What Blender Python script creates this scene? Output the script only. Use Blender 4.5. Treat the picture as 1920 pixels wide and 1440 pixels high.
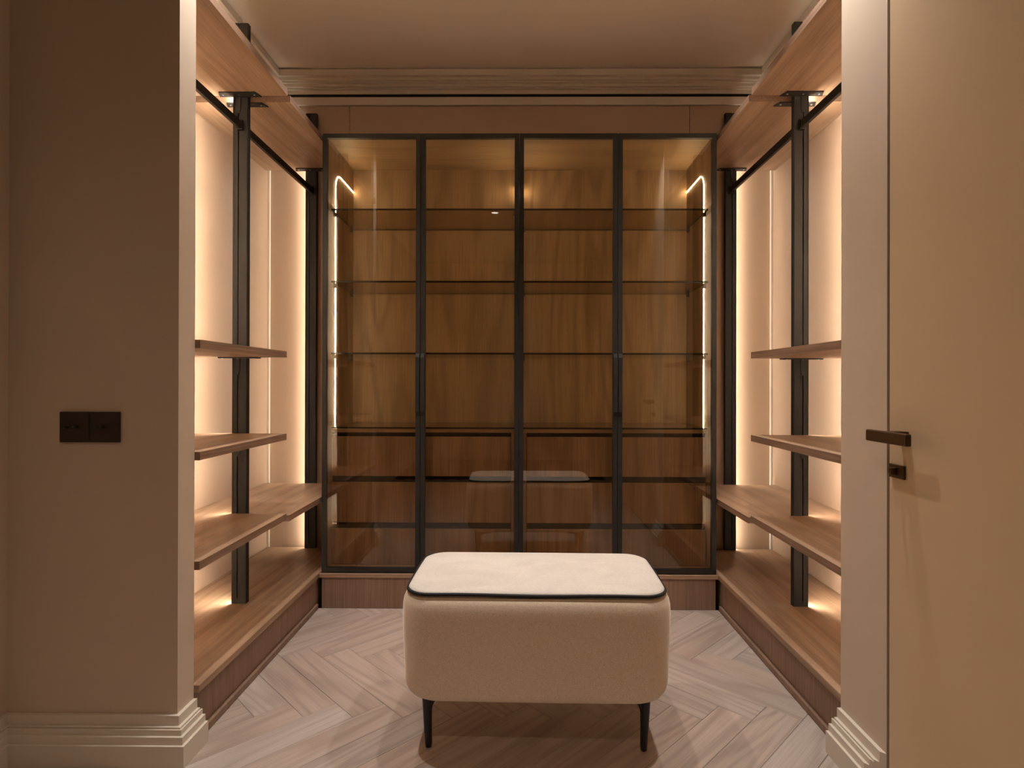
import bpy, bmesh, math, random
from mathutils import Vector, Matrix

random.seed(7)
for o in list(bpy.data.objects):
    bpy.data.objects.remove(o, do_unlink=True)
scene = bpy.context.scene
COL = scene.collection

# ------------------------------------------------------------------ camera
F_PX, CX, CY = 1075.0, 970.72, 716.66
YAW, PITCH, ROLL = 0.0077, 0.0019, 0.0024
cam_d = bpy.data.cameras.new('camera')
cam = bpy.data.objects.new('camera', cam_d)
COL.objects.link(cam)
cam_d.sensor_fit = 'HORIZONTAL'
cam_d.sensor_width = 36.0
cam_d.lens = F_PX / 1920.0 * 36.0
cam_d.shift_x = -(CX - 960.0) / 1920.0
cam_d.shift_y = (CY - 720.0) / 1920.0
cam_d.clip_start = 0.02
_r = Vector((math.cos(YAW), math.sin(YAW), 0))
_f0 = Vector((-math.sin(YAW), math.cos(YAW), 0))
_z = Vector((0, 0, 1))
_f = math.cos(PITCH) * _f0 + math.sin(PITCH) * _z
_u = -math.sin(PITCH) * _f0 + math.cos(PITCH) * _z
_r2 = math.cos(ROLL) * _r + math.sin(ROLL) * _u
_u2 = math.cos(ROLL) * _u - math.sin(ROLL) * _r
M = Matrix((( _r2.x, _u2.x, -_f.x, 0.0), (_r2.y, _u2.y, -_f.y, 0.0),
            (_r2.z, _u2.z, -_f.z, 0.975), (0, 0, 0, 1)))
cam.matrix_world = M
scene.camera = cam

# ------------------------------------------------------------------ world, exposure
world = bpy.data.worlds.new('world')
scene.world = world
world.use_nodes = True
world.node_tree.nodes['Background'].inputs[0].default_value = (1.0, 0.85, 0.7, 1)
world.node_tree.nodes['Background'].inputs[1].default_value = 0.02
vs = scene.view_settings
vs.view_transform = 'Standard'
vs.look = 'None'
vs.gamma = 1.0
vs.use_curve_mapping = False
vs.exposure = 0.24

# light levels (lamps are built further down)
LED_POWER = 98.0          # radiance of the LED strips on the middle posts
LED_END_POWER = 27.0      # ... on the far posts, dimmed
LED_NEAR_POWER = 230.0    # ... on the posts behind the wall ends
LED_COL = (1.0, 0.875, 0.71)
CAB_LED_POWER = 112.0      # radiance of the LED lines inside the cabinets
CAB_LED_COL = (1.0, 0.83, 0.52)
SPOT_COL = (1.0, 0.94, 0.88)
SPOT_SIDE_W = 52.0
SPOT_MID_W = 31.0
FILL_HALL_W = 37.0  # added fill lamp in the hall
FILL_HALL_COL = (1.0, 0.74, 0.52)

# ------------------------------------------------------------------ dimensions (metres; camera at the origin, Y into the picture)
XL, XR = -0.877, 0.847          # front edges of the shelves, left and right
WL, WR = -1.2806, 1.2501        # faces of the side wall panels
W = 2.885                       # face of the back wall
DJ = 2.141                      # middle posts
DC = 2.48                       # front of the glass doors
ZP = 0.151                      # top of the platforms
TH = 0.023                      # shelf thickness
S1, S2, S3, ST = 1.092, 0.786, 0.4875, 2.0445
DZ = 0.0118
CEIL = 2.515
REVL, REVR = -0.8913, 0.8476
HALL_L = -1.336
HALL_REAR = -2.4


# ------------------------------------------------------------------ material helpers
def new_mat(name):
    m = bpy.data.materials.new(name)
    m.use_nodes = True
    nt = m.node_tree
    b = nt.nodes['Principled BSDF']
    return m, nt, b


def node(nt, typ, **kw):
    n = nt.nodes.new(typ)
    for k, v in kw.items():
        setattr(n, k, v)
    return n


def math_node(nt, op, a, b=None):
    n = nt.nodes.new('ShaderNodeMath')
    n.operation = op
    for i, v in enumerate((a, b)):
        if v is None:
            continue
        if isinstance(v, (int, float)):
            n.inputs[i].default_value = v
        else:
            nt.links.new(v, n.inputs[i])
    return n.outputs[0]


def mix_col(nt, fac, a, b):
    n = nt.nodes.new('ShaderNodeMix')
    n.data_type = 'RGBA'
    if isinstance(fac, (int, float)):
        n.inputs[0].default_value = fac
    else:
        nt.links.new(fac, n.inputs[0])
    for idx, v in ((6, a), (7, b)):
        if isinstance(v, tuple):
            n.inputs[idx].default_value = (*v, 1)
        else:
            nt.links.new(v, n.inputs[idx])
    return n.outputs[2]


def srgb(r, g, b):
    def f(c):
        c /= 255.0
        return c / 12.92 if c <= 0.04045 else ((c + 0.055) / 1.055) ** 2.4
    return (f(r), f(g), f(b))


def obj_coords(nt, rnd=True):
    tc = node(nt, 'ShaderNodeTexCoord')
    if not rnd:
        return tc.outputs['Object'], None
    oi = node(nt, 'ShaderNodeObjectInfo')
    cmb = node(nt, 'ShaderNodeCombineXYZ')
    nt.links.new(math_node(nt, 'MULTIPLY', oi.outputs['Random'], 37.0), cmb.inputs[0])
    nt.links.new(math_node(nt, 'MULTIPLY', oi.outputs['Random'], 61.0), cmb.inputs[1])
    nt.links.new(math_node(nt, 'MULTIPLY', oi.outputs['Random'], 23.0), cmb.inputs[2])
    va = node(nt, 'ShaderNodeVectorMath', operation='ADD')
    nt.links.new(tc.outputs['Object'], va.inputs[0])
    nt.links.new(cmb.outputs[0], va.inputs[1])
    return va.outputs[0], oi.outputs['Random']


def stretched_noise(nt, vec, axis, along, across, detail, rough=0.5, dist=0.0):
    mp = node(nt, 'ShaderNodeMapping')
    s = [across] * 3
    s[axis] = along
    mp.inputs['Scale'].default_value = s
    nt.links.new(vec, mp.inputs['Vector'])
    nz = node(nt, 'ShaderNodeTexNoise')
    nz.inputs['Scale'].default_value = 1.0
    nz.inputs['Detail'].default_value = detail
    nz.inputs['Roughness'].default_value = rough
    nz.inputs['Distortion'].default_value = dist
    nt.links.new(mp.outputs[0], nz.inputs['Vector'])
    return nz.outputs[0]


def wood(name, base, dark, light, axis, ring=0.3, fibre=0.35, tone=0.5, rough=0.5, piece_var=0.0,
         ring_freq=34.0, along=0.7, across=5.0, fine=170.0, warm=None):
    m, nt, b = new_mat(name)
    vec, rnd = obj_coords(nt)
    f1 = stretched_noise(nt, vec, axis, along, across, 1.5, 0.45, 0.4)
    rings = math_node(nt, 'SINE', math_node(nt, 'MULTIPLY', f1, ring_freq))
    rings = math_node(nt, 'ADD', math_node(nt, 'MULTIPLY', rings, 0.5), 0.5)
    rings = math_node(nt, 'POWER', rings, 2.2)
    f2 = stretched_noise(nt, vec, axis, 4.0, fine, 3.0, 0.6)
    f3 = stretched_noise(nt, vec, axis, 0.9, 4.5, 3.0, 0.55)
    r2 = node(nt, 'ShaderNodeMapRange')
    r2.inputs[1].default_value, r2.inputs[2].default_value = 0.35, 0.68
    nt.links.new(f2, r2.inputs[0])
    r3 = node(nt, 'ShaderNodeMapRange')
    r3.inputs[1].default_value, r3.inputs[2].default_value = 0.3, 0.7
    nt.links.new(f3, r3.inputs[0])
    c = mix_col(nt, math_node(nt, 'MULTIPLY', r3.outputs[0], tone), base, light)
    c = mix_col(nt, math_node(nt, 'MULTIPLY', rings, ring), c, dark)
    c = mix_col(nt, math_node(nt, 'MULTIPLY', r2.outputs[0], fibre), c, dark)
    if piece_var > 0:
        hv = node(nt, 'ShaderNodeHueSaturation')
        v = math_node(nt, 'ADD', math_node(nt, 'MULTIPLY', rnd, piece_var), 1.0 - piece_var * 0.5)
        nt.links.new(v, hv.inputs['Value'])
        s = math_node(nt, 'FRACT', math_node(nt, 'MULTIPLY', rnd, 7.31))
        nt.links.new(math_node(nt, 'ADD', math_node(nt, 'MULTIPLY', s, 0.3), 0.85), hv.inputs['Saturation'])
        nt.links.new(c, hv.inputs['Color'])
        c = hv.outputs[0]
    nt.links.new(c, b.inputs['Base Color'])
    b.inputs['Roughness'].default_value = rough
    b.inputs['Specular IOR Level'].default_value = 0.35
    bp = node(nt, 'ShaderNodeBump')
    bp.inputs['Strength'].default_value = 0.12
    bp.inputs['Distance'].default_value = 0.0006
    nt.links.new(f2, bp.inputs['Height'])
    nt.links.new(bp.outputs[0], b.inputs['Normal'])
    return m


def paint(name, col, rough=0.6, mottling=0.02, spec=0.3):
    m, nt, b = new_mat(name)
    vec, _ = obj_coords(nt, False)
    nz = stretched_noise(nt, vec, 0, 3.0, 3.0, 3.0)
    c = mix_col(nt, nz, tuple(x * (1 - mottling) for x in col), tuple(min(1, x * (1 + mottling)) for x in col))
    nt.links.new(c, b.inputs['Base Color'])
    b.inputs['Roughness'].default_value = rough
    b.inputs['Specular IOR Level'].default_value = spec
    return m


def metal_dark(name, col, rough=0.42, metallic=0.3):
    m, nt, b = new_mat(name)
    vec, _ = obj_coords(nt, False)
    nz = stretched_noise(nt, vec, 2, 40.0, 400.0, 2.0)
    c = mix_col(nt, nz, tuple(x * 0.85 for x in col), tuple(x * 1.15 for x in col))
    nt.links.new(c, b.inputs['Base Color'])
    b.inputs['Roughness'].default_value = rough
    b.inputs['Metallic'].default_value = metallic
    return m


def glow(name, col, strength):
    m, nt, b = new_mat(name)
    b.inputs['Base Color'].default_value = (0.8, 0.8, 0.8, 1)
    b.inputs['Emission Color'].default_value = (*col, 1)
    b.inputs['Emission Strength'].default_value = strength
    return m


def thin_glass(name, tint, ior=1.5, refl=1.0):
    m = bpy.data.materials.new(name)
    m.use_nodes = True
    nt = m.node_tree
    nt.nodes.clear()
    out = node(nt, 'ShaderNodeOutputMaterial')
    tr = node(nt, 'ShaderNodeBsdfTransparent')
    tr.inputs[0].default_value = (*tint, 1)
    gl = node(nt, 'ShaderNodeBsdfGlossy')
    gl.inputs['Roughness'].default_value = 0.0
    gl.inputs['Color'].default_value = (refl, refl, refl, 1)
    fr = node(nt, 'ShaderNodeFresnel')
    fr.inputs['IOR'].default_value = ior
    # the same reflectance from either side of the sheet
    geo = node(nt, 'ShaderNodeNewGeometry')
    vd = node(nt, 'ShaderNodeVectorMath', operation='DOT_PRODUCT')
    nt.links.new(geo.outputs['Incoming'], vd.inputs[0])
    nt.links.new(geo.outputs['Normal'], vd.inputs[1])
    cosv = math_node(nt, 'ABSOLUTE', vd.outputs['Value'])
    r0 = ((ior - 1) / (ior + 1)) ** 2
    sch = math_node(nt, 'POWER', math_node(nt, 'SUBTRACT', 1.0, cosv), 5.0)
    fac = math_node(nt, 'ADD', math_node(nt, 'MULTIPLY', sch, 1 - r0), r0)
    mx = node(nt, 'ShaderNodeMixShader')
    nt.links.new(fac, mx.inputs[0])
    nt.links.new(tr.outputs[0], mx.inputs[1])
    nt.links.new(gl.outputs[0], mx.inputs[2])
    nt.links.new(mx.outputs[0], out.inputs[0])
    nt.nodes.remove(fr)
    return m


def fabric(name, c1, c2, sheen, weave=420.0, nap=0.0):
    m, nt, b = new_mat(name)
    vec, _ = obj_coords(nt, False)
    w1 = stretched_noise(nt, vec, 0, weave * 0.25, weave, 2.0)
    w2 = stretched_noise(nt, vec, 2, weave * 0.25, weave, 2.0)
    wv = math_node(nt, 'MULTIPLY', math_node(nt, 'ADD', w1, w2), 0.5)
    mr = node(nt, 'ShaderNodeMapRange')
    mr.inputs[1].default_value, mr.inputs[2].default_value = 0.36, 0.64
    nt.links.new(wv, mr.inputs[0])
    c = mix_col(nt, mr.outputs[0], c1, c2)
    big = stretched_noise(nt, vec, 0, 6.0, 9.0, 2.0, 0.5, 1.2)
    bm_ = node(nt, 'ShaderNodeMapRange')
    bm_.inputs[1].default_value, bm_.inputs[2].default_value = 0.35, 0.7
    nt.links.new(big, bm_.inputs[0])
    c = mix_col(nt, math_node(nt, 'MULTIPLY', bm_.outputs[0], nap), c, tuple(x * 0.8 for x in c1))
    nt.links.new(c, b.inputs['Base Color'])
    b.inputs['Roughness'].default_value = 0.9
    b.inputs['Specular IOR Level'].default_value = 0.1
    b.inputs['Sheen Weight'].default_value = sheen
    b.inputs['Sheen Roughness'].default_value = 0.35
    b.inputs['Sheen Tint'].default_value = (1, 0.95, 0.9, 1)
    bp = node(nt, 'ShaderNodeBump')
    bp.inputs['Strength'].default_value = 0.6
    bp.inputs['Distance'].default_value = 0.0012
    nt.links.new(wv, bp.inputs['Height'])
    nt.links.new(bp.outputs[0], b.inputs['Normal'])
    return m


# ------------------------------------------------------------------ materials
OAK = (srgb(164, 135, 110), srgb(114, 87, 67), srgb(184, 155, 128))
MAT = {}
for ax, nm in ((0, 'x'), (1, 'y'), (2, 'z')):
    MAT['oak_' + nm] = wood('oak_' + nm, *OAK, axis=ax, ring=0.4, fibre=0.45, tone=0.6, rough=0.48, along=0.55, ring_freq=44.0)
DOAK = (srgb(142, 115, 97), srgb(100, 77, 63), srgb(160, 133, 113))
MAT['plinth_oak'] = wood('plinth_oak', *DOAK, axis=2, ring=0.15, fibre=0.5, tone=0.6, rough=0.55)
MAT['edge_oak'] = wood('edge_oak', srgb(146, 118, 98), srgb(100, 76, 60), srgb(162, 134, 112), axis=1,
                       ring=0.1, fibre=0.6, tone=0.4, rough=0.6)
COAK = (srgb(160, 130, 100), srgb(110, 84, 60), srgb(178, 148, 116))
MAT['cab_x'] = wood('cabinet_oak_x', *COAK, axis=0, ring=0.42, fibre=0.5, tone=0.7, rough=0.5)
MAT['cab_z'] = wood('cabinet_oak_z', *COAK, axis=2, ring=0.45, fibre=0.5, tone=0.7, rough=0.5)
MAT['floor_oak'] = wood('floor_oak', srgb(178, 161, 150), srgb(124, 104, 94), srgb(196, 182, 173), axis=0,
                        ring=0.3, fibre=0.27, tone=0.7, rough=0.5, piece_var=0.16, ring_freq=46.0,
                        along=0.8, across=9.0, fine=220.0)
MAT['paint'] = paint('wall_paint', srgb(206, 190, 172))
MAT['white_trim'] = paint('trim_paint', srgb(218, 208, 194), rough=0.45)
MAT['ceiling'] = paint('ceiling_paint', srgb(236, 225, 210), rough=0.8)
MAT['door_paint'] = paint('door_paint', srgb(208, 184, 152), rough=0.5)
MAT['panel'] = paint('satin_panel', srgb(180, 154, 132), rough=0.42, mottling=0.012, spec=0.45)
MAT['black'] = metal_dark('black_metal', (0.010, 0.0085, 0.0075), rough=0.6, metallic=0.0)
MAT['frame'] = metal_dark('frame_metal', (0.008, 0.0068, 0.0058), rough=0.55, metallic=0.0)
MAT['handle'] = metal_dark('handle_metal', (0.010, 0.0085, 0.007), rough=0.75, metallic=0.0)
MAT['bronze'] = metal_dark('bronze_metal', srgb(82, 58, 36), rough=0.45, metallic=0.6)
MAT['switch'] = metal_dark('switch_bronze', srgb(50, 35, 24), rough=0.5, metallic=0.2)
MAT['screw'] = metal_dark('screw_steel', (0.75, 0.72, 0.68), rough=0.3, metallic=0.9)
MAT['dark'] = paint('dark_recess', (0.006, 0.005, 0.004), rough=0.8)
MAT['channel'] = paint('black_channel', (0.010, 0.008, 0.006), rough=0.5)
MAT['led'] = glow('led_diffuser', LED_COL, LED_POWER)
MAT['led_near'] = glow('led_diffuser_near', LED_COL, LED_NEAR_POWER)
MAT['led_far'] = glow('led_diffuser_dimmed', LED_COL, LED_END_POWER)
MAT['cab_led'] = glow('cabinet_led_diffuser', CAB_LED_COL, CAB_LED_POWER)
MAT['lens'] = glow('downlight_lens', SPOT_COL, 6.0)
MAT['glass'] = thin_glass('bronze_glass', (0.86, 0.80, 0.71), ior=1.64)
MAT['shelf_glass'] = thin_glass('shelf_glass', (0.72, 0.65, 0.55), ior=1.5)
MAT['glass_edge'] = paint('glass_edge', (0.016, 0.012, 0.008), rough=0.25, spec=0.5)
MAT['body_fabric'] = fabric('beige_weave', srgb(216, 194, 168), srgb(242, 225, 203), 0.9, weave=800.0)
MAT['top_fabric'] = fabric('cream_velvet', srgb(206, 197, 188), srgb(226, 218, 210), 0.2, weave=520.0, nap=0.35)
MAT['piping'] = paint('black_piping', (0.012, 0.012, 0.014), rough=0.6)
MAT['leg'] = metal_dark('leg_metal', (0.010, 0.009, 0.010), rough=0.5, metallic=0.1)


# ------------------------------------------------------------------ object helpers
def tag(o, label=None, cat=None, group=None, kind=None):
    for k, v in (('label', label), ('category', cat), ('group', group), ('kind', kind)):
        if v:
            o[k] = v
    return o


def link(name, me, mats, parent=None, loc=(0, 0, 0), rot=None):
    o = bpy.data.objects.new(name, me)
    COL.objects.link(o)
    if not me.materials:
        for m in (mats if isinstance(mats, (list, tuple)) else [mats]):
            me.materials.append(m)
    o.location = loc
    if rot:
        o.rotation_euler = rot
    if parent is not None:
        o.parent = parent
        o.matrix_parent_inverse = Matrix.Translation(-Vector(world_loc(parent)))
        if parent.rotation_euler.z:
            o.matrix_parent_inverse = parent.matrix_basis.inverted()
    return o


def world_loc(o):
    l = Vector(o.location)
    return l


def empty(name, loc, rz=0.0):
    o = bpy.data.objects.new(name, None)
    COL.objects.link(o)
    o.empty_display_size = 0.1
    o.location = loc
    o.rotation_euler = (0, 0, rz)
    return o


def mesh_from_bm(name, bm, smooth=False):
    me = bpy.data.meshes.new(name)
    bmesh.ops.recalc_face_normals(bm, faces=bm.faces[:])
    bm.to_mesh(me)
    bm.free()
    if smooth:
        for p in me.polygons:
            p.use_smooth = True
    return me


def bm_box(bm, x0, x1, y0, y1, z0, z1, mi=0):
    vs_ = [bm.verts.new((x, y, z)) for z in (z0, z1) for y in (y0, y1) for x in (x0, x1)]
    fs = []
    for f in ((0, 2, 3, 1), (4, 5, 7, 6), (0, 1, 5, 4), (2, 6, 7, 3), (0, 4, 6, 2), (1, 3, 7, 5)):
        fc = bm.faces.new([vs_[i] for i in f])
        fc.material_index = mi
        fs.append(fc)
    return fs


def box(name, x0, x1, y0, y1, z0, z1, mat, parent=None, bevel=0.0, edge_mat=None, edge_axis=None):
    """A box as one mesh object, its origin in the middle (so that grain runs in its own space)."""
    x0, x1 = min(x0, x1), max(x0, x1)
    y0, y1 = min(y0, y1), max(y0, y1)
    z0, z1 = min(z0, z1), max(z0, z1)
    c = Vector(((x0 + x1) / 2, (y0 + y1) / 2, (z0 + z1) / 2))
    bm = bmesh.new()
    bm_box(bm, x0 - c.x, x1 - c.x, y0 - c.y, y1 - c.y, z0 - c.z, z1 - c.z)
    if bevel > 0:
        bmesh.ops.bevel(bm, geom=bm.edges[:], offset=bevel, segments=1, affect='EDGES', profile=0.5)
    if edge_mat:
        bm.normal_update()
        for f in bm.faces:
            if abs(f.normal.z) < 0.5:
                f.material_index = 1
    me = mesh_from_bm(name, bm)
    return link(name, me, [mat, edge_mat] if edge_mat else mat, parent, c)


def prism(name, pts, z0, z1, mat, parent=None, edge_mat=None, bevel=0.0):
    """Extruded XY outline."""
    cx = sum(p[0] for p in pts) / len(pts)
    cy = sum(p[1] for p in pts) / len(pts)
    cz = (z0 + z1) / 2
    bm = bmesh.new()
    lo = [bm.verts.new((p[0] - cx, p[1] - cy, z0 - cz)) for p in pts]
    hi = [bm.verts.new((p[0] - cx, p[1] - cy, z1 - cz)) for p in pts]
    bm.faces.new(lo[::-1])
    bm.faces.new(hi)
    n = len(pts)
    for i in range(n):
        f = bm.faces.new((lo[i], lo[(i + 1) % n], hi[(i + 1) % n], hi[i]))
        if edge_mat:
            f.material_index = 1
    me = mesh_from_bm(name, bm)
    return link(name, me, [mat, edge_mat] if edge_mat else mat, parent, (cx, cy, cz))


def sweep_profile(name, path, profile, mat, parent=None, end_shift=None, kind=None):
    """Profile (p = out from the wall, z) swept along an XY path; p grows to the RIGHT of travel, corners mitred.
    end_shift: at the last point, travel back by p (a 45 degree cut)."""
    bm = bmesh.new()
    rows = []
    n = len(path)
    for i, (x, y) in enumerate(path):
        p = Vector((x, y))
        if i == 0:
            t = (Vector(path[1]) - p).normalized()
            nrm = Vector((t.y, -t.x))
            mit = nrm
        elif i == n - 1:
            t = (p - Vector(path[i - 1])).normalized()
            nrm = Vector((t.y, -t.x))
            mit = nrm - t if end_shift else nrm
        else:
            t1 = (p - Vector(path[i - 1])).normalized()
            t2 = (Vector(path[i + 1]) - p).normalized()
            n1 = Vector((t1.y, -t1.x))
            n2 = Vector((t2.y, -t2.x))
            mit = (n1 + n2)
            mit = mit / mit.dot(n1) if abs(mit.dot(n1)) > 1e-6 else n1
        rows.append([bm.verts.new((x + mit.x * q, y + mit.y * q, z)) for q, z in profile])
    m_ = len(profile)
    for a, b in zip(rows, rows[1:]):
        for k in range(m_):
            bm.faces.new((a[k], b[k], b[(k + 1) % m_], a[(k + 1) % m_]))
    bm.faces.new(rows[0])
    bm.faces.new(rows[-1][::-1])
    me = mesh_from_bm(name, bm)
    return link(name, me, mat, parent)


def tube(bm, pts, r, seg=8, mi=0, closed=False):
    pts = [Vector(p) for p in pts]
    n = len(pts)
    rings = []
    up = None
    for i, p in enumerate(pts):
        if closed:
            t = (pts[(i + 1) % n] - pts[i - 1]).normalized()
        else:
            t = (pts[min(i + 1, n - 1)] - pts[max(i - 1, 0)]).normalized()
        if up is None:
            up = Vector((0, 0, 1)) if abs(t.z) < 0.9 else Vector((1, 0, 0))
        a = t.cross(up).normalized()
        b = a.cross(t).normalized()
        up = b
        rr = r[i] if isinstance(r, (list, tuple)) else r
        rings.append([bm.verts.new(p + a * rr * math.cos(2 * math.pi * k / seg) + b * rr * math.sin(2 * math.pi * k / seg))
                      for k in range(seg)])
    pairs = list(zip(rings, rings[1:]))
    if closed:
        pairs.append((rings[-1], rings[0]))
    for a, b in pairs:
        for k in range(seg):
            f = bm.faces.new((a[k], a[(k + 1) % seg], b[(k + 1) % seg], b[k]))
            f.material_index = mi
    if not closed:
        bm.faces.new(rings[0][::-1]).material_index = mi
        bm.faces.new(rings[-1]).material_index = mi


def struct(o, label, cat):
    return tag(o, label, cat, None, 'structure')


# ------------------------------------------------------------------ the shell
floor = struct(box('floor', HALL_L - 0.1, 1.45, HALL_REAR - 0.1, W + 0.1, -0.06, -0.011, MAT['dark']),
               'pale grey-beige oak herringbone floor of wide planks', 'floor')
struct(box('ceiling', HALL_L - 0.1, 1.45, HALL_REAR - 0.1, W + 0.1, CEIL, CEIL + 0.08, MAT['ceiling']),
       'plain cream plaster ceiling above the dressing room', 'ceiling')
wall_left = struct(box('wall_left', WL - 0.10, WL - 0.018, 1.5545, W + 0.1, -0.011, CEIL, MAT['paint']),
                   'left wall of the dressing room behind the open shelves', 'wall')
wall_right = struct(box('wall_right', WR + 0.018, WR + 0.10, 1.530, W + 0.1, -0.011, CEIL, MAT['paint']),
                    'right wall of the dressing room behind the open shelves', 'wall')
wall_back = struct(box('wall_back', WL - 0.1, WR + 0.1, W + 0.016, W + 0.1, -0.011, CEIL, MAT['paint']),
                   'back wall clad in brown satin panels behind the glass cabinets', 'wall')
struct(box('wall_front_left', HALL_L - 0.1, REVL, 1.4806, 1.5545, -0.011, CEIL, MAT['paint']),
       'shaded beige wall end on the left with the dark light switch', 'wall')
struct(box('wall_front_right', REVR, 1.45, 1.3385, 1.530, -0.011, CEIL, MAT['paint']),
       'narrow beige wall end between the right shelves and the door', 'wall')
struct(box('wall_hall_left', HALL_L - 0.1, HALL_L, HALL_REAR, 1.4806, -0.011, CEIL, MAT['paint']),
       'beige side wall at the far left edge of the view', 'wall')
struct(box('wall_hall_right', REVR, REVR + 0.1, HALL_REAR, 0.44, -0.011, CEIL, MAT['paint']),
       'beige hall wall beyond the hinge side of the door', 'wall')
struct(box('wall_hall_rear', HALL_L - 0.1, 1.45, HALL_REAR - 0.1, HALL_REAR, -0.011, CEIL, MAT['paint']),
       'beige hall wall facing the glass cabinets', 'wall')
struct(box('wall_gap_shade', REVR + 0.046, REVR + 0.1, 0.44, 1.3385, -0.011, CEIL, MAT['dark']),  # black surface added so the door gap reads as deep shade
       'near-black backing added for the shade behind the flush door', 'wall')
struct(box('wall_over_door', REVR, REVR + 0.045, 0.44, 1.3385, 2.304, CEIL, MAT['paint']),
       'beige wall above the flush door', 'wall')

# satin panels on the dressing-room walls
box('wall_panel', WL - 0.017, WL, 1.562, W - 0.016, ZP - 0.02, 2.372, MAT['panel'], wall_left)
box('wall_panel', WR, WR + 0.017, 1.537, W - 0.016, ZP - 0.02, 2.372, MAT['panel'], wall_right)
for a, b in ((WL + 0.0005, -0.8760), (-0.8735, 0.8370), (0.8395, WR - 0.0005)):
    box('wall_panel', a, b, W, W + 0.015, ZP - 0.02, 2.372, MAT['panel'], wall_back, bevel=0.0008)
for a, b in ((WL - 0.016, WL + 0.009), (WR - 0.009, WR + 0.016)):
    box('lit_edge_strip', a, b, W - 0.0150, W - 0.0002, ZP - 0.02, 2.372, MAT['white_trim'], wall_back)  # added pale strip, stands in for the lit panel edge in the corner
box('wall_panel', WL + 0.002, XL - 0.024, 1.5548, 1.5600, ZP + 0.001, 2.372, MAT['white_trim'], bpy.data.objects['wall_front_left'])  # paler than the satin panels, to brighten its reflection in the glass
box('wall_panel', XR + 0.024, WR - 0.002, 1.5302, 1.5350, ZP + 0.001, 2.372, MAT['white_trim'], bpy.data.objects['wall_front_right'])  # pale for the same stronger reflection on the right
# band and ventilation slot under the cornice
box('band', WL - 0.016, WR + 0.016, W - 0.008, W + 0.015, 2.374, 2.414, MAT['white_trim'], wall_back, bevel=0.001)
box('ventilation_slot', WL - 0.016, WR + 0.016, W - 0.0070, W + 0.0155, 2.4145, 2.4275, MAT['dark'], wall_back)
# cornice, stepped, around three sides
CORN = [(0.0, CEIL), (0.0, 2.428), (0.018, 2.428), (0.018, 2.446), (0.034, 2.446), (0.034, 2.4505), (0.048, 2.4505),
        (0.048, 2.463), (0.064, 2.463), (0.064, 2.4675), (0.078, 2.4675), (0.078, 2.480), (0.098, 2.480), (0.098, CEIL - 0.005), (0.088, CEIL - 0.005), (0.088, CEIL)]
cw = 0.017
struct(sweep_profile('trim_1', [(WL - cw, 1.5555), (WL - cw, W + 0.0155), (WR + cw, W + 0.0155), (WR + cw, 1.531)],
                     [(p + cw * 0.5, z - 0.0005) for p, z in CORN], MAT['white_trim']),
       'stepped cream cornice running around the dressing-room ceiling', 'cornice')

# baseboards
BASE = [(0.0, 0.0), (0.040, 0.0), (0.040, 0.056), (0.0325, 0.056), (0.0325, 0.0745), (0.0245, 0.0745), (0.0245, 0.0885),
        (0.0205, 0.0885), (0.0205, 0.0865), (0.0180, 0.0865), (0.0180, 0.0915), (0.0100, 0.0915), (0.0100, 0.1165), (0.0, 0.1165)]
struct(sweep_profile('baseboard_left', [(HALL_L, HALL_REAR), (HALL_L, 1.4806), (REVL, 1.4806), (REVL, 1.5545)],
                     BASE, MAT['white_trim']),
       'tall stepped cream baseboard wrapping the left wall end', 'baseboard')
struct(sweep_profile('baseboard_right', [(REVR, 1.530), (REVR, 1.3385)], BASE, MAT['white_trim'], end_shift=True),
       'tall stepped cream baseboard cut off beside the door', 'baseboard')

# ------------------------------------------------------------------ herringbone planks
PW, PN = 0.1025, 5
PL = PW * PN
OX, OY = -0.7078 - PW / math.sqrt(2), 2.0322 - 9 * PW / math.sqrt(2)
RX0, RX1, RY0, RY1 = HALL_L, REVR, HALL_REAR, 2.478


def clip(poly, ax, lim, keep_less):
    out = []
    for i in range(len(poly)):
        a, b = poly[i - 1], poly[i]
        ia = (a[ax] <= lim) if keep_less else (a[ax] >= lim)
        ib = (b[ax] <= lim) if keep_less else (b[ax] >= lim)
        if ia != ib:
            t = (lim - a[ax]) / (b[ax] - a[ax])
            out.append((a[0] + (b[0] - a[0]) * t, a[1] + (b[1] - a[1]) * t))
        if ib:
            out.append(b)
    return out


def inset(poly, d):
    n = len(poly)
    area = sum(poly[i - 1][0] * poly[i][1] - poly[i][0] * poly[i - 1][1] for i in range(n))
    if area < 0:
        poly = poly[::-1]
    lines = []
    for i in range(n):
        a, b = Vector(poly[i]), Vector(poly[(i + 1) % n])
        t = (b - a).normalized()
        nr = Vector((-t.y, t.x))
        lines.append((a + nr * d, t))
    out = []
    for i in range(n):
        p1, t1 = lines[i - 1]
        p2, t2 = lines[i]
        cr = t1.x * t2.y - t1.y * t2.x
        if abs(cr) < 1e-6:
            out.append(tuple(p2))
            continue
        s = ((p2.x - p1.x) * t2.y - (p2.y - p1.y) * t2.x) / cr
        out.append(tuple(p1 + t1 * s))
    return out


def dedupe(poly):
    out = []
    for p in poly:
        if not out or math.hypot(p[0] - out[-1][0], p[1] - out[-1][1]) > 1e-4:
            out.append(p)
    if len(out) > 1 and math.hypot(out[0][0] - out[-1][0], out[0][1] - out[-1][1]) < 1e-4:
        out.pop()
    return out


def area_of(poly):
    return abs(sum(poly[i - 1][0] * poly[i][1] - poly[i][0] * poly[i - 1][1] for i in range(len(poly)))) / 2


def ab_to_xy(a, b):
    k = PW / math.sqrt(2)
    return (OX + (a + b) * k, OY + (a - b) * k)


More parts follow.
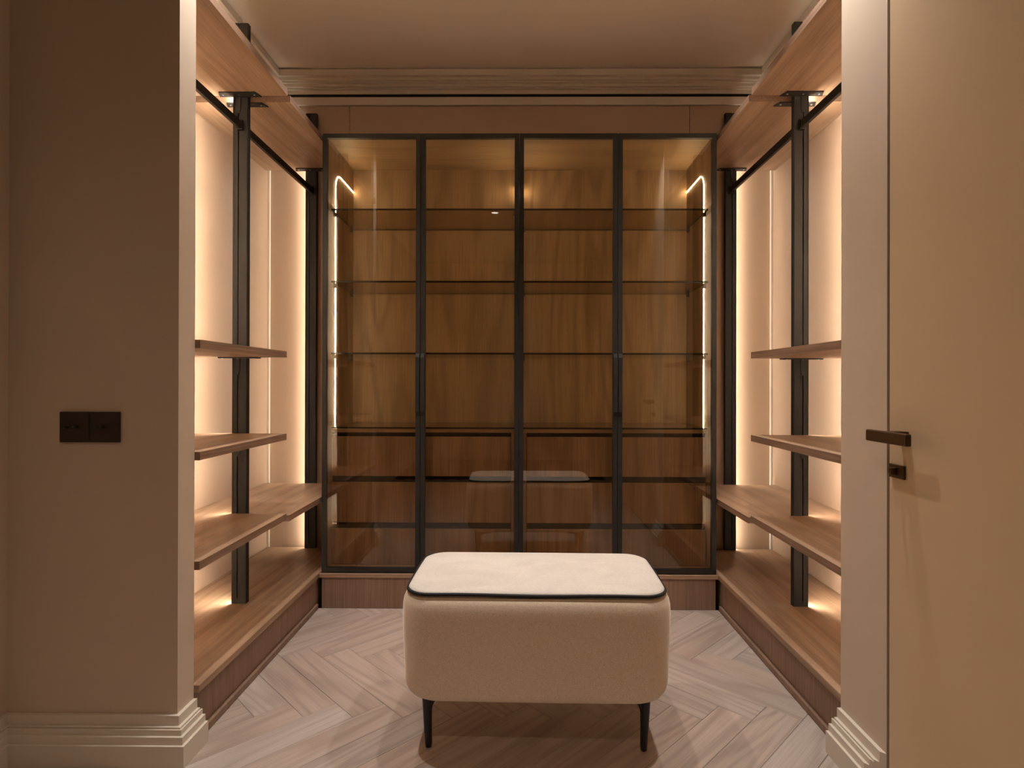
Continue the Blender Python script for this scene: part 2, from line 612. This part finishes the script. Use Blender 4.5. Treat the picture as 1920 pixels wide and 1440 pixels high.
planks = []
for s in range(-3, 5):
    for k in range(-70, 71):
        for typ in (0, 1):
            if typ == 0:
                r = (k + 2 * PN * s, k + 2 * PN * s + PN, k, k + 1)
            else:
                r = (PN + k + 2 * PN * s, PN + k + 1 + 2 * PN * s, k - PN + 1, k + 1)
            poly = [ab_to_xy(*c) for c in ((r[0], r[2]), (r[1], r[2]), (r[1], r[3]), (r[0], r[3]))]
            poly = clip(poly, 0, RX0, False)
            poly = clip(poly, 0, RX1, True) if poly else poly
            poly = clip(poly, 1, RY0, False) if poly else poly
            poly = clip(poly, 1, RY1, True) if poly else poly
            if not poly:
                continue
            poly = dedupe(poly)
            if len(poly) < 3 or area_of(poly) < 3e-4:
                continue
            # nothing lies under the shelving platforms
            if min(p[1] for p in poly) > 1.57 and (max(p[0] for p in poly) < XL - 0.005 or min(p[0] for p in poly) > XR + 0.005):
                continue
            planks.append((typ, poly))
for typ, poly in planks:
    cx = sum(p[0] for p in poly) / len(poly)
    cy = sum(p[1] for p in poly) / len(poly)
    ang = math.pi / 4 if typ == 0 else -math.pi / 4
    ca, sa = math.cos(-ang), math.sin(-ang)
    loc = [((p[0] - cx) * ca - (p[1] - cy) * sa, (p[0] - cx) * sa + (p[1] - cy) * ca) for p in poly]
    outer = inset(loc, 0.0004)
    inner = inset(loc, 0.0013)
    bm = bmesh.new()
    dz = random.uniform(-0.0003, 0.0)
    lo = [bm.verts.new((p[0], p[1], -0.0105)) for p in outer]
    mid = [bm.verts.new((p[0], p[1], -0.0010 + dz)) for p in outer]
    top = [bm.verts.new((p[0], p[1], dz)) for p in inner]
    n = len(outer)
    bm.faces.new(top)
    for i in range(n):
        j = (i + 1) % n
        bm.faces.new((lo[i], lo[j], mid[j], mid[i]))
        bm.faces.new((mid[i], mid[j], top[j], top[i]))
    me = mesh_from_bm('plank', bm)
    for p in me.polygons:
        if p.normal.z < 0 and abs(p.normal.z) > 0.5:
            p.flip()
    o = link('plank', me, MAT['floor_oak'], None, (cx, cy, 0), (0, 0, ang))
    o.parent = floor
    o.matrix_parent_inverse = Matrix.Translation(-Vector(floor.location))

# ------------------------------------------------------------------ the flush door and its fittings
door = struct(box('door_1', REVR, REVR + 0.042, 0.445, 1.3305, 0.004, 2.300, MAT['door_paint'], bevel=0.0015),
              'flush cream door with dark bronze lever handle on the right', 'door')
box('door_gap_shade', REVR + 0.005, REVR + 0.040, 1.3308, 1.3380, 0.004, 2.300, MAT['dark'], door)  # near-black strip that paints the shade in the door gap
bm = bmesh.new()
zc = 0.858
bm_box(bm, 0.7950, 0.8090, 1.196, 1.3345, zc - 0.0130, zc + 0.0130)
bmesh.ops.bevel(bm, geom=[e for e in bm.edges], offset=0.003, segments=2, affect='EDGES', profile=0.5)
bm_box(bm, 0.8085, 0.8470, 1.262, 1.290, zc - 0.0105, zc + 0.0125)
tag(link('lever_handle', mesh_from_bm('lever_handle', bm), MAT['bronze'], door), 'dark bronze lever handle')
rose = box('lock_plate', REVR - 0.006, REVR - 0.0002, 1.272, 1.322, 0.7635, 0.7940, MAT['bronze'], door, bevel=0.001)
tag(rose, 'small dark bronze lock plate')
k = box('thumb_turn', REVR - 0.020, REVR - 0.0055, 1.293, 1.303, 0.7720, 0.7880, MAT['bronze'], None, bevel=0.0015)
k.parent = rose
k.matrix_parent_inverse = Matrix.Translation(-Vector(rose.location) - Vector(door.location) + Vector(door.location))

# ------------------------------------------------------------------ light switch
sw = empty('light_switch', (-1.119, 1.4806, 0.859))
tag(sw, 'dark bronze double light switch on the shaded left wall', 'light switch')
for i, (x0, x1) in enumerate(((-1.1970, -1.1195), (-1.1185, -1.0405))):
    box('switch_plate', x0, x1, 1.4736, 1.4804, 0.8195, 0.8985, MAT['switch'], sw, bevel=0.0015)
for x, zz in ((-1.176, 0.8580), (-1.150, 0.8590), (-1.083, 0.8590)):
    bm = bmesh.new()
    tube(bm, [(0, 0, 0), (0.0005, -0.008, 0.0008), (0.001, -0.017, 0.002)], [0.0035, 0.003, 0.0042], 10)
    link('toggle', mesh_from_bm('toggle', bm, True), MAT['switch'], sw, (x, 1.4737, zz))


# ------------------------------------------------------------------ open shelving, left and right
def shelving(side):
    s = -1 if side == 'left' else 1
    xe = XL if s < 0 else XR                 # front edge of the shelves
    xw = (WL if s < 0 else WR) - s * 0.001    # face of the wall panel, a hair in front
    pi, po = (-1.027, -1.077) if s < 0 else (1.0055, 1.0555)   # inner and outer face of the posts
    pc = (pi + po) / 2
    d0 = 1.5550 if s < 0 else 1.5305; dn = d0 + 0.0065          # near end of the shelves
    unit = empty('open_shelving', (pc, DJ, 0.0))
    tag(unit, 'open oak shelving with black posts along the %s wall, backlit by hidden strips' % side, 'shelving',
        'open shelving units facing each other')
    oak, edge = MAT['oak_y'], MAT['edge_oak']
    p0, p1 = DJ - 0.011, DJ + 0.011           # middle post, front and back
    n0, n1 = d0 + 0.045, d0 + 0.067           # near post, hidden behind the wall end
    f0, f1 = W - 0.038, W - 0.016             # far post

    # platform
    box('platform_board', xe, xw, d0, W - 0.0155, ZP - 0.021, ZP, oak, unit, bevel=0.0012)
    box('platform_front', xe + s * 0.012, xe + s * 0.030, d0, DC + 0.15, 0.0008, ZP - 0.0215, MAT['plinth_oak'], unit)
    box('platform_strip', xe - s * 0.001, xe + s * 0.0115, d0 + 0.002, DC - 0.012, 0.0008, 0.021, MAT['plinth_oak'], unit, bevel=0.001)

    # shelves
    def near_shelf(z0, z1):
        a, b = pi - s * 0.003, po + s * 0.005
        xk = xe + s * 0.020
        pts = [(xe, d0), (xk, d0), (xk, dn), (a, dn), (a, n1 + 0.001), (b, n1 + 0.001), (b, dn), (xw, dn), (xw, p0 - 0.001), (xe, p0 - 0.001)]
        prism('shelf', pts, z0, z1, oak, unit, edge)
    for zt in (S1, S2, S3):
        near_shelf(zt - TH, zt)
    near_shelf(ST, ST + TH + 0.002)
    box('shelf', xe, xw, p1 + 0.001, f0 - 0.001, S3 - DZ - TH, S3 - DZ, oak, unit, edge_mat=edge)
    box('shelf', xe, xw, p1 + 0.001, f0 - 0.001, ST - DZ, ST - DZ + TH + 0.002, oak, unit, edge_mat=edge)

    # posts with groove, LED strip and shelf brackets
    g = po - s * 0.0165                       # middle of the groove

    def post(y0, y1):
        bm = bmesh.new()
        za, zb = ZP + 0.0005, 2.318
        a, b = min(po, pi), max(po, pi)
        ga, gb = g - 0.0022, g + 0.0022
        out = [(a, y0 + 0.002), (a + 0.002, y0), (ga, y0), (ga, y0 + 0.006), (gb, y0 + 0.006), (gb, y0), (b - 0.002, y0),
               (b, y0 + 0.002), (b, y1), (a, y1)]
        lo = [bm.verts.new((x - pc, y - (y0 + y1) / 2, za)) for x, y in out]
        hi = [bm.verts.new((x - pc, y - (y0 + y1) / 2, zb)) for x, y in out]
        bm.faces.new(lo[::-1])
        bm.faces.new(hi)
        for i in range(len(out)):
            j = (i + 1) % len(out)
            bm.faces.new((lo[i], lo[j], hi[j], hi[i]))
        # closed foot of the groove
        # lip that shields the LED strip from the front
        lx0, lx1 = (po - 0.0045, po + 0.001) if s < 0 else (po - 0.001, po + 0.0045)
        bm_box(bm, lx0 - pc, lx1 - pc, (y1 - y0) / 2 - 0.0025, (y1 - y0) / 2, za, zb)
        bm_box(bm, lx0 - pc, lx1 - pc, y0 - (y0 + y1) / 2, y0 - (y0 + y1) / 2 + 0.004, za, zb)
        bm_box(bm, ga - pc, gb - pc, y0 - (y0 + y1) / 2 + 0.0002, y0 - (y0 + y1) / 2 + 0.006, za, za + 0.020)
        p = link('post', mesh_from_bm('post', bm), MAT['black'], unit, (pc, (y0 + y1) / 2, 0))
        return p

    def child2(o, p):
        """third level: child of a part of the unit"""
        o.parent = p
        o.matrix_parent_inverse = (Matrix.Translation(Vector(unit.location)) @ Matrix.Translation(-Vector(unit.location))
                                   @ Matrix.Translation(Vector(p.location))).inverted()

    def led(p, y0, y1, which):
        yc = (y0 + y1) / 2
        o = box('led_strip', po + s * 0.0002, po + s * 0.0035, yc - 0.0055, yc + 0.008, ZP + 0.006, 2.30, MAT[{'mid': 'led', 'far': 'led_far', 'near': 'led_near'}[which]])
        tag(o, 'warm white glowing strip')
        child2(o, p)

    def bracket(p, y0, zs, near=True, far=False, body=True):
        bm = bmesh.new()
        def flange(ya, yb, z):
            hw = 0.078
            x = pc
            pts = [(x - hw, yb), (x - hw + 0.012, ya), (x + hw - 0.012, ya), (x + hw, yb)]
            lo = [bm.verts.new((q[0], q[1], z - 0.0042)) for q in pts]
            hi = [bm.verts.new((q[0], q[1], z - 0.0004)) for q in pts]
            bm.faces.new(lo)
            bm.faces.new(hi)
            for i in range(4):
                bm.faces.new((lo[i], lo[(i + 1) % 4], hi[(i + 1) % 4], hi[i]))
            for dx in (-0.058, 0.0, 0.058):
                r = bmesh.ops.create_cone(bm, cap_ends=True, segments=10, radius1=0.0034, radius2=0.0034, depth=0.0012,
                                          matrix=Matrix.Translation((x + dx, (ya + yb) / 2, z - 0.0048)))
                for v in r['verts']:
                    for f in v.link_faces:
                        f.material_index = 1
        if near:
            flange(y0 - 0.034, y0 - 0.0008, zs)
        if far:
            flange(y0 + 0.0225, y0 + 0.054, zs - DZ)
        if body:
            bm_box(bm, g - 0.009, g + 0.009, y0 - 0.0035, y0 - 0.0002, zs - 0.055, zs - 0.0042)
            bm_box(bm, g - 0.0055, g + 0.0055, y0 - 0.0025, y0 - 0.0002, zs - 0.064, zs - 0.055)
        o = link('bracket', mesh_from_bm('bracket', bm), [MAT['black'], MAT['screw']])
        child2(o, p)
    for (y0, y1, which) in ((n0, n1, 'near'), (p0, p1, 'mid'), (f0, f1, 'far')):
        p = post(y0, y1)
        led(p, y0, y1, which)
        if which == 'mid':
            bracket(p, y0, ST, True, True)
            bracket(p, y0, S1 - TH, True, False)
            bracket(p, y0, S2 - TH, True, False)
            bracket(p, y0, S3 - TH, True, True)
            # rail holder
            h = box('rail_holder', pc - 0.010, pc + 0.010, y0 - 0.012, y0 - 0.0003, 1.914, 1.952, MAT['black'])
            child2(h, p)
        if which == 'far':
            bracket(p, y0, ST - DZ, True, False)
            h = box('rail_holder', pc - 0.010, pc + 0.010, y0 - 0.012, y0 - 0.0003, 1.914, 1.952, MAT['black'])
            child2(h, p)
    # hanging rail, in two runs
    box('hanging_rail', pc - 0.0075, pc + 0.0075, n1 + 0.001, p0 - 0.0125, 1.918, 1.948, MAT['black'], unit, bevel=0.002)
    box('hanging_rail', pc - 0.0075, pc + 0.0075, p1 + 0.001, f0 - 0.0125, 1.918, 1.948, MAT['black'], unit, bevel=0.002)
    return unit


shelving('left')
shelving('right')

# ------------------------------------------------------------------ plinth and glass cabinets
pl = empty('cabinet_plinth', ((XL + XR) / 2, 2.6, 0.0))
tag(pl, 'low brown oak plinth under the two glass cabinets', 'plinth')
box('plinth_board', XL + 0.0015, XR - 0.0015, DC - 0.008, W - 0.002, ZP - 0.018, ZP - 0.0005, MAT['oak_x'], pl, bevel=0.001)
box('plinth_front', XL + 0.0125, XR - 0.0125, DC - 0.004, DC + 0.014, 0.0008, ZP - 0.0185, MAT['plinth_oak'], pl)
box('plinth_back', XL + 0.0125, XR - 0.0125, W - 0.03, W - 0.012, 0.0008, ZP - 0.0185, MAT['plinth_oak'], pl)


def cabinet(side, x0, x1, outer_left):
    """x0..x1: outside of the carcass."""
    s = 1 if outer_left else -1
    unit = empty('glass_cabinet', ((x0 + x1) / 2, 2.68, ZP))
    tag(unit, 'bronze-glass display cabinet on the %s half of the back wall, lit inside' % side, 'cabinet',
        'pair of glass cabinets along the back wall')
    t = 0.018
    y0, y1 = DC + 0.022, W - 0.004
    zb, zt = ZP + 0.0005, 2.0572
    ti = 0.0135
    a, b = (x0 + t, x1 - ti) if outer_left else (x0 + ti, x1 - t)
    box('side_panel', x0, a, y0, y1, zb, zt, MAT['cab_z'], unit)
    box('side_panel', b, x1, y0, y1, zb, zt, MAT['cab_z'], unit)
    box('top_panel', a + 0.0003, b - 0.0003, y0, y1, zt - 0.012, zt, MAT['cab_x'], unit)
    box('bottom_panel', a + 0.0003, b - 0.0003, y0, y1, zb, zb + 0.014, MAT['cab_x'], unit)
    box('back_panel', a + 0.0003, b - 0.0003, y1 - 0.008, y1, zb + 0.0145, zt - 0.0125, MAT['cab_z'], unit)
    ry = y1 - 0.0085                        # inner face of the back
    # drawers behind the glass
    dy = 2.550
    da, db = (a + 0.002, b - 0.022) if outer_left else (a + 0.022, b - 0.006)
    for (z0, z1) in ((0.168, 0.3250), (0.3540, 0.5320), (0.5605, 0.7360)):
        box('drawer', da, db, dy, dy + 0.20, z0, z1, MAT['cab_z'], unit, bevel=0.0006)
    for (z0, z1) in ((0.3260, 0.3530), (0.5330, 0.5595), (0.7370, 0.7545)):
        box('grip_channel', da, db, dy + 0.010, dy + 0.20, z0, z1, MAT['channel'], unit)
    if outer_left:
        box('filler_strip', db + 0.002, b - 0.0004, dy + 0.001, dy + 0.018, zb + 0.0145, 0.7545, MAT['cab_z'], unit)
    else:
        box('filler_strip', a + 0.0004, da - 0.002, dy + 0.001, dy + 0.018, zb + 0.0145, 0.7545, MAT['cab_z'], unit)
    box('counter_board', a + 0.0004, b - 0.0004, dy - 0.002, ry, 0.7550, 0.7710, MAT['cab_x'], unit)

    def glass_sheet(name, xa, xb, ya, yb, z0, z1):
        return box(name, xa, xb, ya, yb, z0, z1, MAT['shelf_glass'], unit, edge_mat=MAT['glass_edge'])
    glass_sheet('counter_glass', a + 0.001, b - 0.001, dy - 0.004, ry - 0.001, 0.7720, 0.7790)
    for z in (1.7440, 1.4240, 1.1060):
        sh = glass_sheet('glass_shelf', a + 0.002, b - 0.002, 2.535, ry - 0.002, z - 0.004, z + 0.004)
        for xx, sg in ((a, 1), (b, -1)):
            for yy in (2.572, ry - 0.045):
                pin = box('shelf_pin', xx + sg * 0.0004, xx + sg * 0.012, yy - 0.006, yy + 0.006, z - 0.022, z - 0.0045, MAT['black'])
                pin.parent = sh
                pin.matrix_parent_inverse = Matrix.Translation(-Vector(sh.location))
    # LED lines set into both side panels: up, around a bend and back to the rear panel
    for xx, sg in ((a, 1), (b, -1)):
        xl_ = xx - sg * (0.0003 if (sg > 0) == outer_left else 0.0012)
        pts = [(xl_, 2.600, 0.7800), (xl_, 2.600, 1.0), (xl_, 2.600, 1.4), (xl_, 2.600, 1.8)]
        r = 0.065
        for i in range(0, 11):
            an = math.pi / 2 * i / 10
            pts.append((xl_, 2.600 + r - r * math.cos(an), 1.866 + r * math.sin(an)))
        pts += [(xl_, 2.75, 1.931), (xl_, ry - 0.003, 1.931)]
        bm = bmesh.new()
        tube(bm, pts, 0.0022, 8)
        tag(link('led_line', mesh_from_bm('led_line', bm, True), MAT['cab_led'], unit), 'warm glowing bent light line')
    # two framed glass doors
    mid = (x0 + x1) / 2
    for i, (xa, xb) in enumerate(((x0, mid - 0.0012), (mid + 0.0012, x1))):
        fw = 0.0195
        za, zz = ZP + 0.0035, 2.0572
        bm = bmesh.new()
        bm_box(bm, xa, xa + fw, DC, DC + 0.020, za, zz)
        bm_box(bm, xb - fw, xb, DC, DC + 0.020, za, zz)
        bm_box(bm, xa + fw, xb - fw, DC, DC + 0.020, za, za + fw)
        bm_box(bm, xa + fw, xb - fw, DC, DC + 0.020, zz - fw, zz)
        d = link('door', mesh_from_bm('door', bm), MAT['frame'], unit)
        def sub(o):
            o.parent = d
            o.matrix_parent_inverse = Matrix.Identity(4)
        # parts of the door sit in the unit's space: undo the unit's offset once
        pane = box('glass_pane', xa + fw - 0.003, xb - fw + 0.003, DC + 0.003, DC + 0.007, za + fw - 0.003, zz - fw + 0.003, MAT['glass'])
        sub(pane)
        # pull: a bar with bevelled ends on the meeting stile
        hx0, hx1 = (xb - 0.0175, xb - 0.001) if i == 0 else (xa + 0.001, xa + 0.0175)
        bm = bmesh.new()
        prof = [(0.0, 1.104), (-0.016, 1.086), (-0.016, 0.852), (0.0, 0.834)]
        fr = [bm.verts.new((hx0, DC - 0.0003 + q, z)) for q, z in prof]
        bk = [bm.verts.new((hx1, DC - 0.0003 + q, z)) for q, z in prof]
        bm.faces.new(fr)
        bm.faces.new(bk[::-1])
        for q in range(4):
            bm.faces.new((fr[q], fr[(q + 1) % 4], bk[(q + 1) % 4], bk[q]))
        h = link('handle', mesh_from_bm('handle', bm), MAT['handle'])
        sub(h)
    return unit


cabinet('left', -0.8679, -0.0148, True)
cabinet('right', -0.0136, 0.8390, False)


# ------------------------------------------------------------------ the ottoman
def rr_ring(hw, hd, r, n=10, bulge=0.0):
    """rounded rectangle, counter-clockwise, with extra points along the sides"""
    pts = []
    r = min(r, hw - 0.001, hd - 0.001)
    corners = ((hw - r, hd - r, 0), (-hw + r, hd - r, 90), (-hw + r, -hd + r, 180), (hw - r, -hd + r, 270))
    for ci, (cx, cy, a0) in enumerate(corners):
        for i in range(n + 1):
            a = math.radians(a0 + 90.0 * i / n)
            pts.append((cx + r * math.cos(a), cy + r * math.sin(a)))
        nx, ny, na = corners[(ci + 1) % 4]
        e = pts[-1]
        st = (nx + r * math.cos(math.radians(na)), ny + r * math.sin(math.radians(na)))
        for j in range(1, 8):
            t = j / 8
            pts.append((e[0] + (st[0] - e[0]) * t, e[1] + (st[1] - e[1]) * t))
    out = []
    for x, y in pts:
        fx = 1 + bulge * (1 - (y / hd) ** 2)
        fy = 1 + bulge * 1.4 * (1 - (x / hw) ** 2)
        out.append((x * fx, y * fy))
    return out


def loft(bm, rings, cap_lo=True, cap_hi=True, mi=0):
    vr = [[bm.verts.new(p) for p in ring] for ring in rings]
    for a, b in zip(vr, vr[1:]):
        for k in range(len(a)):
            f = bm.faces.new((a[k], a[(k + 1) % len(a)], b[(k + 1) % len(a)], b[k]))
            f.material_index = mi
    if cap_lo:
        bm.faces.new(vr[0][::-1])
    if cap_hi:
        bm.faces.new(vr[-1])


ott = empty('ottoman', (0.040, 1.638, 0.0), math.radians(-0.9))
tag(ott, 'upholstered beige ottoman with black piping and slim black legs', 'ottoman')
HW, HD = 0.352, 0.190
body_rings = []
for z, ins in ((0.1470, 0.075), (0.1475, 0.050), (0.152, 0.033), (0.162, 0.019), (0.176, 0.0105), (0.195, 0.0065), (0.23, 0.0045),
               (0.28, 0.0025), (0.33, 0.0008), (0.37, 0.0), (0.395, 0.001), (0.410, 0.0035), (0.420, 0.008), (0.4265, 0.014),
               (0.4290, 0.024), (0.429, 0.05)):
    body_rings.append([(x, y, z) for x, y in rr_ring(HW - ins, HD - ins, 0.080 - ins * 0.5, bulge=0.012)])
bm = bmesh.new()
loft(bm, body_rings)
o = link('body', mesh_from_bm('body', bm, True), MAT['body_fabric'])
o.parent = ott
# seat pad with a softly domed top
bm = bmesh.new()
rings = []
for z, ins in ((0.4275, 0.016), (0.434, 0.0145), (0.4385, 0.016), (0.4415, 0.022), (0.4435, 0.040), (0.4455, 0.09), (0.447, 0.13), (0.4475, 0.16)):
    rings.append([(x, y, z) for x, y in rr_ring(HW - ins, HD - ins, max(0.012, 0.072 - ins * 0.6), bulge=0.008)])
loft(bm, rings)
o = link('seat_pad', mesh_from_bm('seat_pad', bm, True), MAT['top_fabric'])
o.parent = ott
tag(o, 'cream velvet seat pad')
# piping around the pad
bm = bmesh.new()
ring = rr_ring(HW - 0.0135, HD - 0.0135, 0.064, bulge=0.008)
tube(bm, [(x, y, 0.4340 + 0.0012 * math.sin(x * 17 + y * 9)) for x, y in ring], 0.0047, 8, closed=True)
o = link('piping', mesh_from_bm('piping', bm, True), MAT['piping'])
o.parent = ott
tag(o, 'black piping')
# four legs with a curved bracket that runs in under the body
for sx in (-1, 1):
    for sy in (-1, 1):
        bm = bmesh.new()
        fx, fy = sx * 0.287, (-0.105 if sy < 0 else 0.135)
        tube(bm, [(fx + sx * 0.004, fy, 0.158), (fx + sx * 0.004, fy, 0.140), (fx + sx * 0.0035, fy, 0.11), (fx + sx * 0.002, fy, 0.06),
                  (fx, fy, 0.010), (fx, fy, 0.002), (fx, fy, 0.0)],
             [0.0140, 0.0138, 0.0125, 0.0108, 0.0092, 0.0078, 0.004], 14)
        arc = []
        rad = []
        for i in range(9):
            a = math.pi / 2 * i / 8
            arc.append((fx - sx * (0.002 + 0.046 * (1 - math.cos(a))), fy, 0.100 + 0.046 * math.sin(a)))
            rad.append(0.0085 - 0.0012 * abs(i - 4) / 4)
        arc.append((fx - sx * 0.075, fy, 0.1475))
        rad.append(0.006)
        tube(bm, arc, rad, 10)
        # web between leg and arc
        o = link('leg', mesh_from_bm('leg', bm, True), MAT['leg'])
        o.parent = ott

# ------------------------------------------------------------------ recessed downlights in the ceiling
def downlight(x, y, watts, size_deg, blend, radius, label, group, col=None):
    t = empty('downlight', (x, y, CEIL))
    tag(t, label, 'downlight', group)
    bm = bmesh.new()
    prof = [(0.046, 0.0), (0.046, -0.004), (0.034, -0.005), (0.031, -0.002), (0.031, 0.0)]
    seg = 24
    rows = [[bm.verts.new((r * math.cos(2 * math.pi * i / seg), r * math.sin(2 * math.pi * i / seg), z)) for r, z in prof] for i in range(seg)]
    for i in range(seg):
        a, b = rows[i], rows[(i + 1) % seg]
        for k_ in range(len(prof)):
            bm.faces.new((a[k_], b[k_], b[(k_ + 1) % len(prof)], a[(k_ + 1) % len(prof)]))
    o = link('trim_ring', mesh_from_bm('trim_ring', bm), MAT['white_trim'])
    o.parent = t
    bm = bmesh.new()
    bmesh.ops.create_circle(bm, cap_ends=True, segments=24, radius=0.0305, matrix=Matrix.Translation((0, 0, -0.0006)))
    o = link('lens', mesh_from_bm('lens', bm), MAT['lens'])
    o.parent = t
    ld = bpy.data.lights.new('downlight_beam', 'SPOT')
    ld.energy = watts
    ld.color = col or SPOT_COL
    ld.spot_size = math.radians(size_deg)
    ld.spot_blend = blend
    ld.shadow_soft_size = radius
    lo = bpy.data.objects.new('downlight_beam', ld)
    COL.objects.link(lo)
    lo.parent = t
    lo.location = (0, 0, -0.012)


for x in (-0.725, 0.695):
    for y in (1.55, 2.15):
        downlight(x, y, SPOT_SIDE_W if y < 2 else SPOT_SIDE_W * 0.55, 92 if y < 2 else 66, 1.0, 0.03,
                  'small recessed ceiling downlight above the %s shelf edge, %s' %
                  ('left' if x < 0 else 'right', 'nearer the hall' if y < 2 else 'nearer the cabinets'),
                  'recessed downlights in the ceiling')
downlight(0.035, 1.64, SPOT_MID_W, 80, 0.8, 0.015, 'recessed ceiling downlight right above the ottoman', 'recessed downlights in the ceiling')
downlight(-0.25, -0.2, FILL_HALL_W, 140, 1.0, 0.05, 'unseen fill lamp added in the hall before the opening', 'recessed downlights in the ceiling', FILL_HALL_COL)  # added fill, lifts the left wall end, door and ottoman front
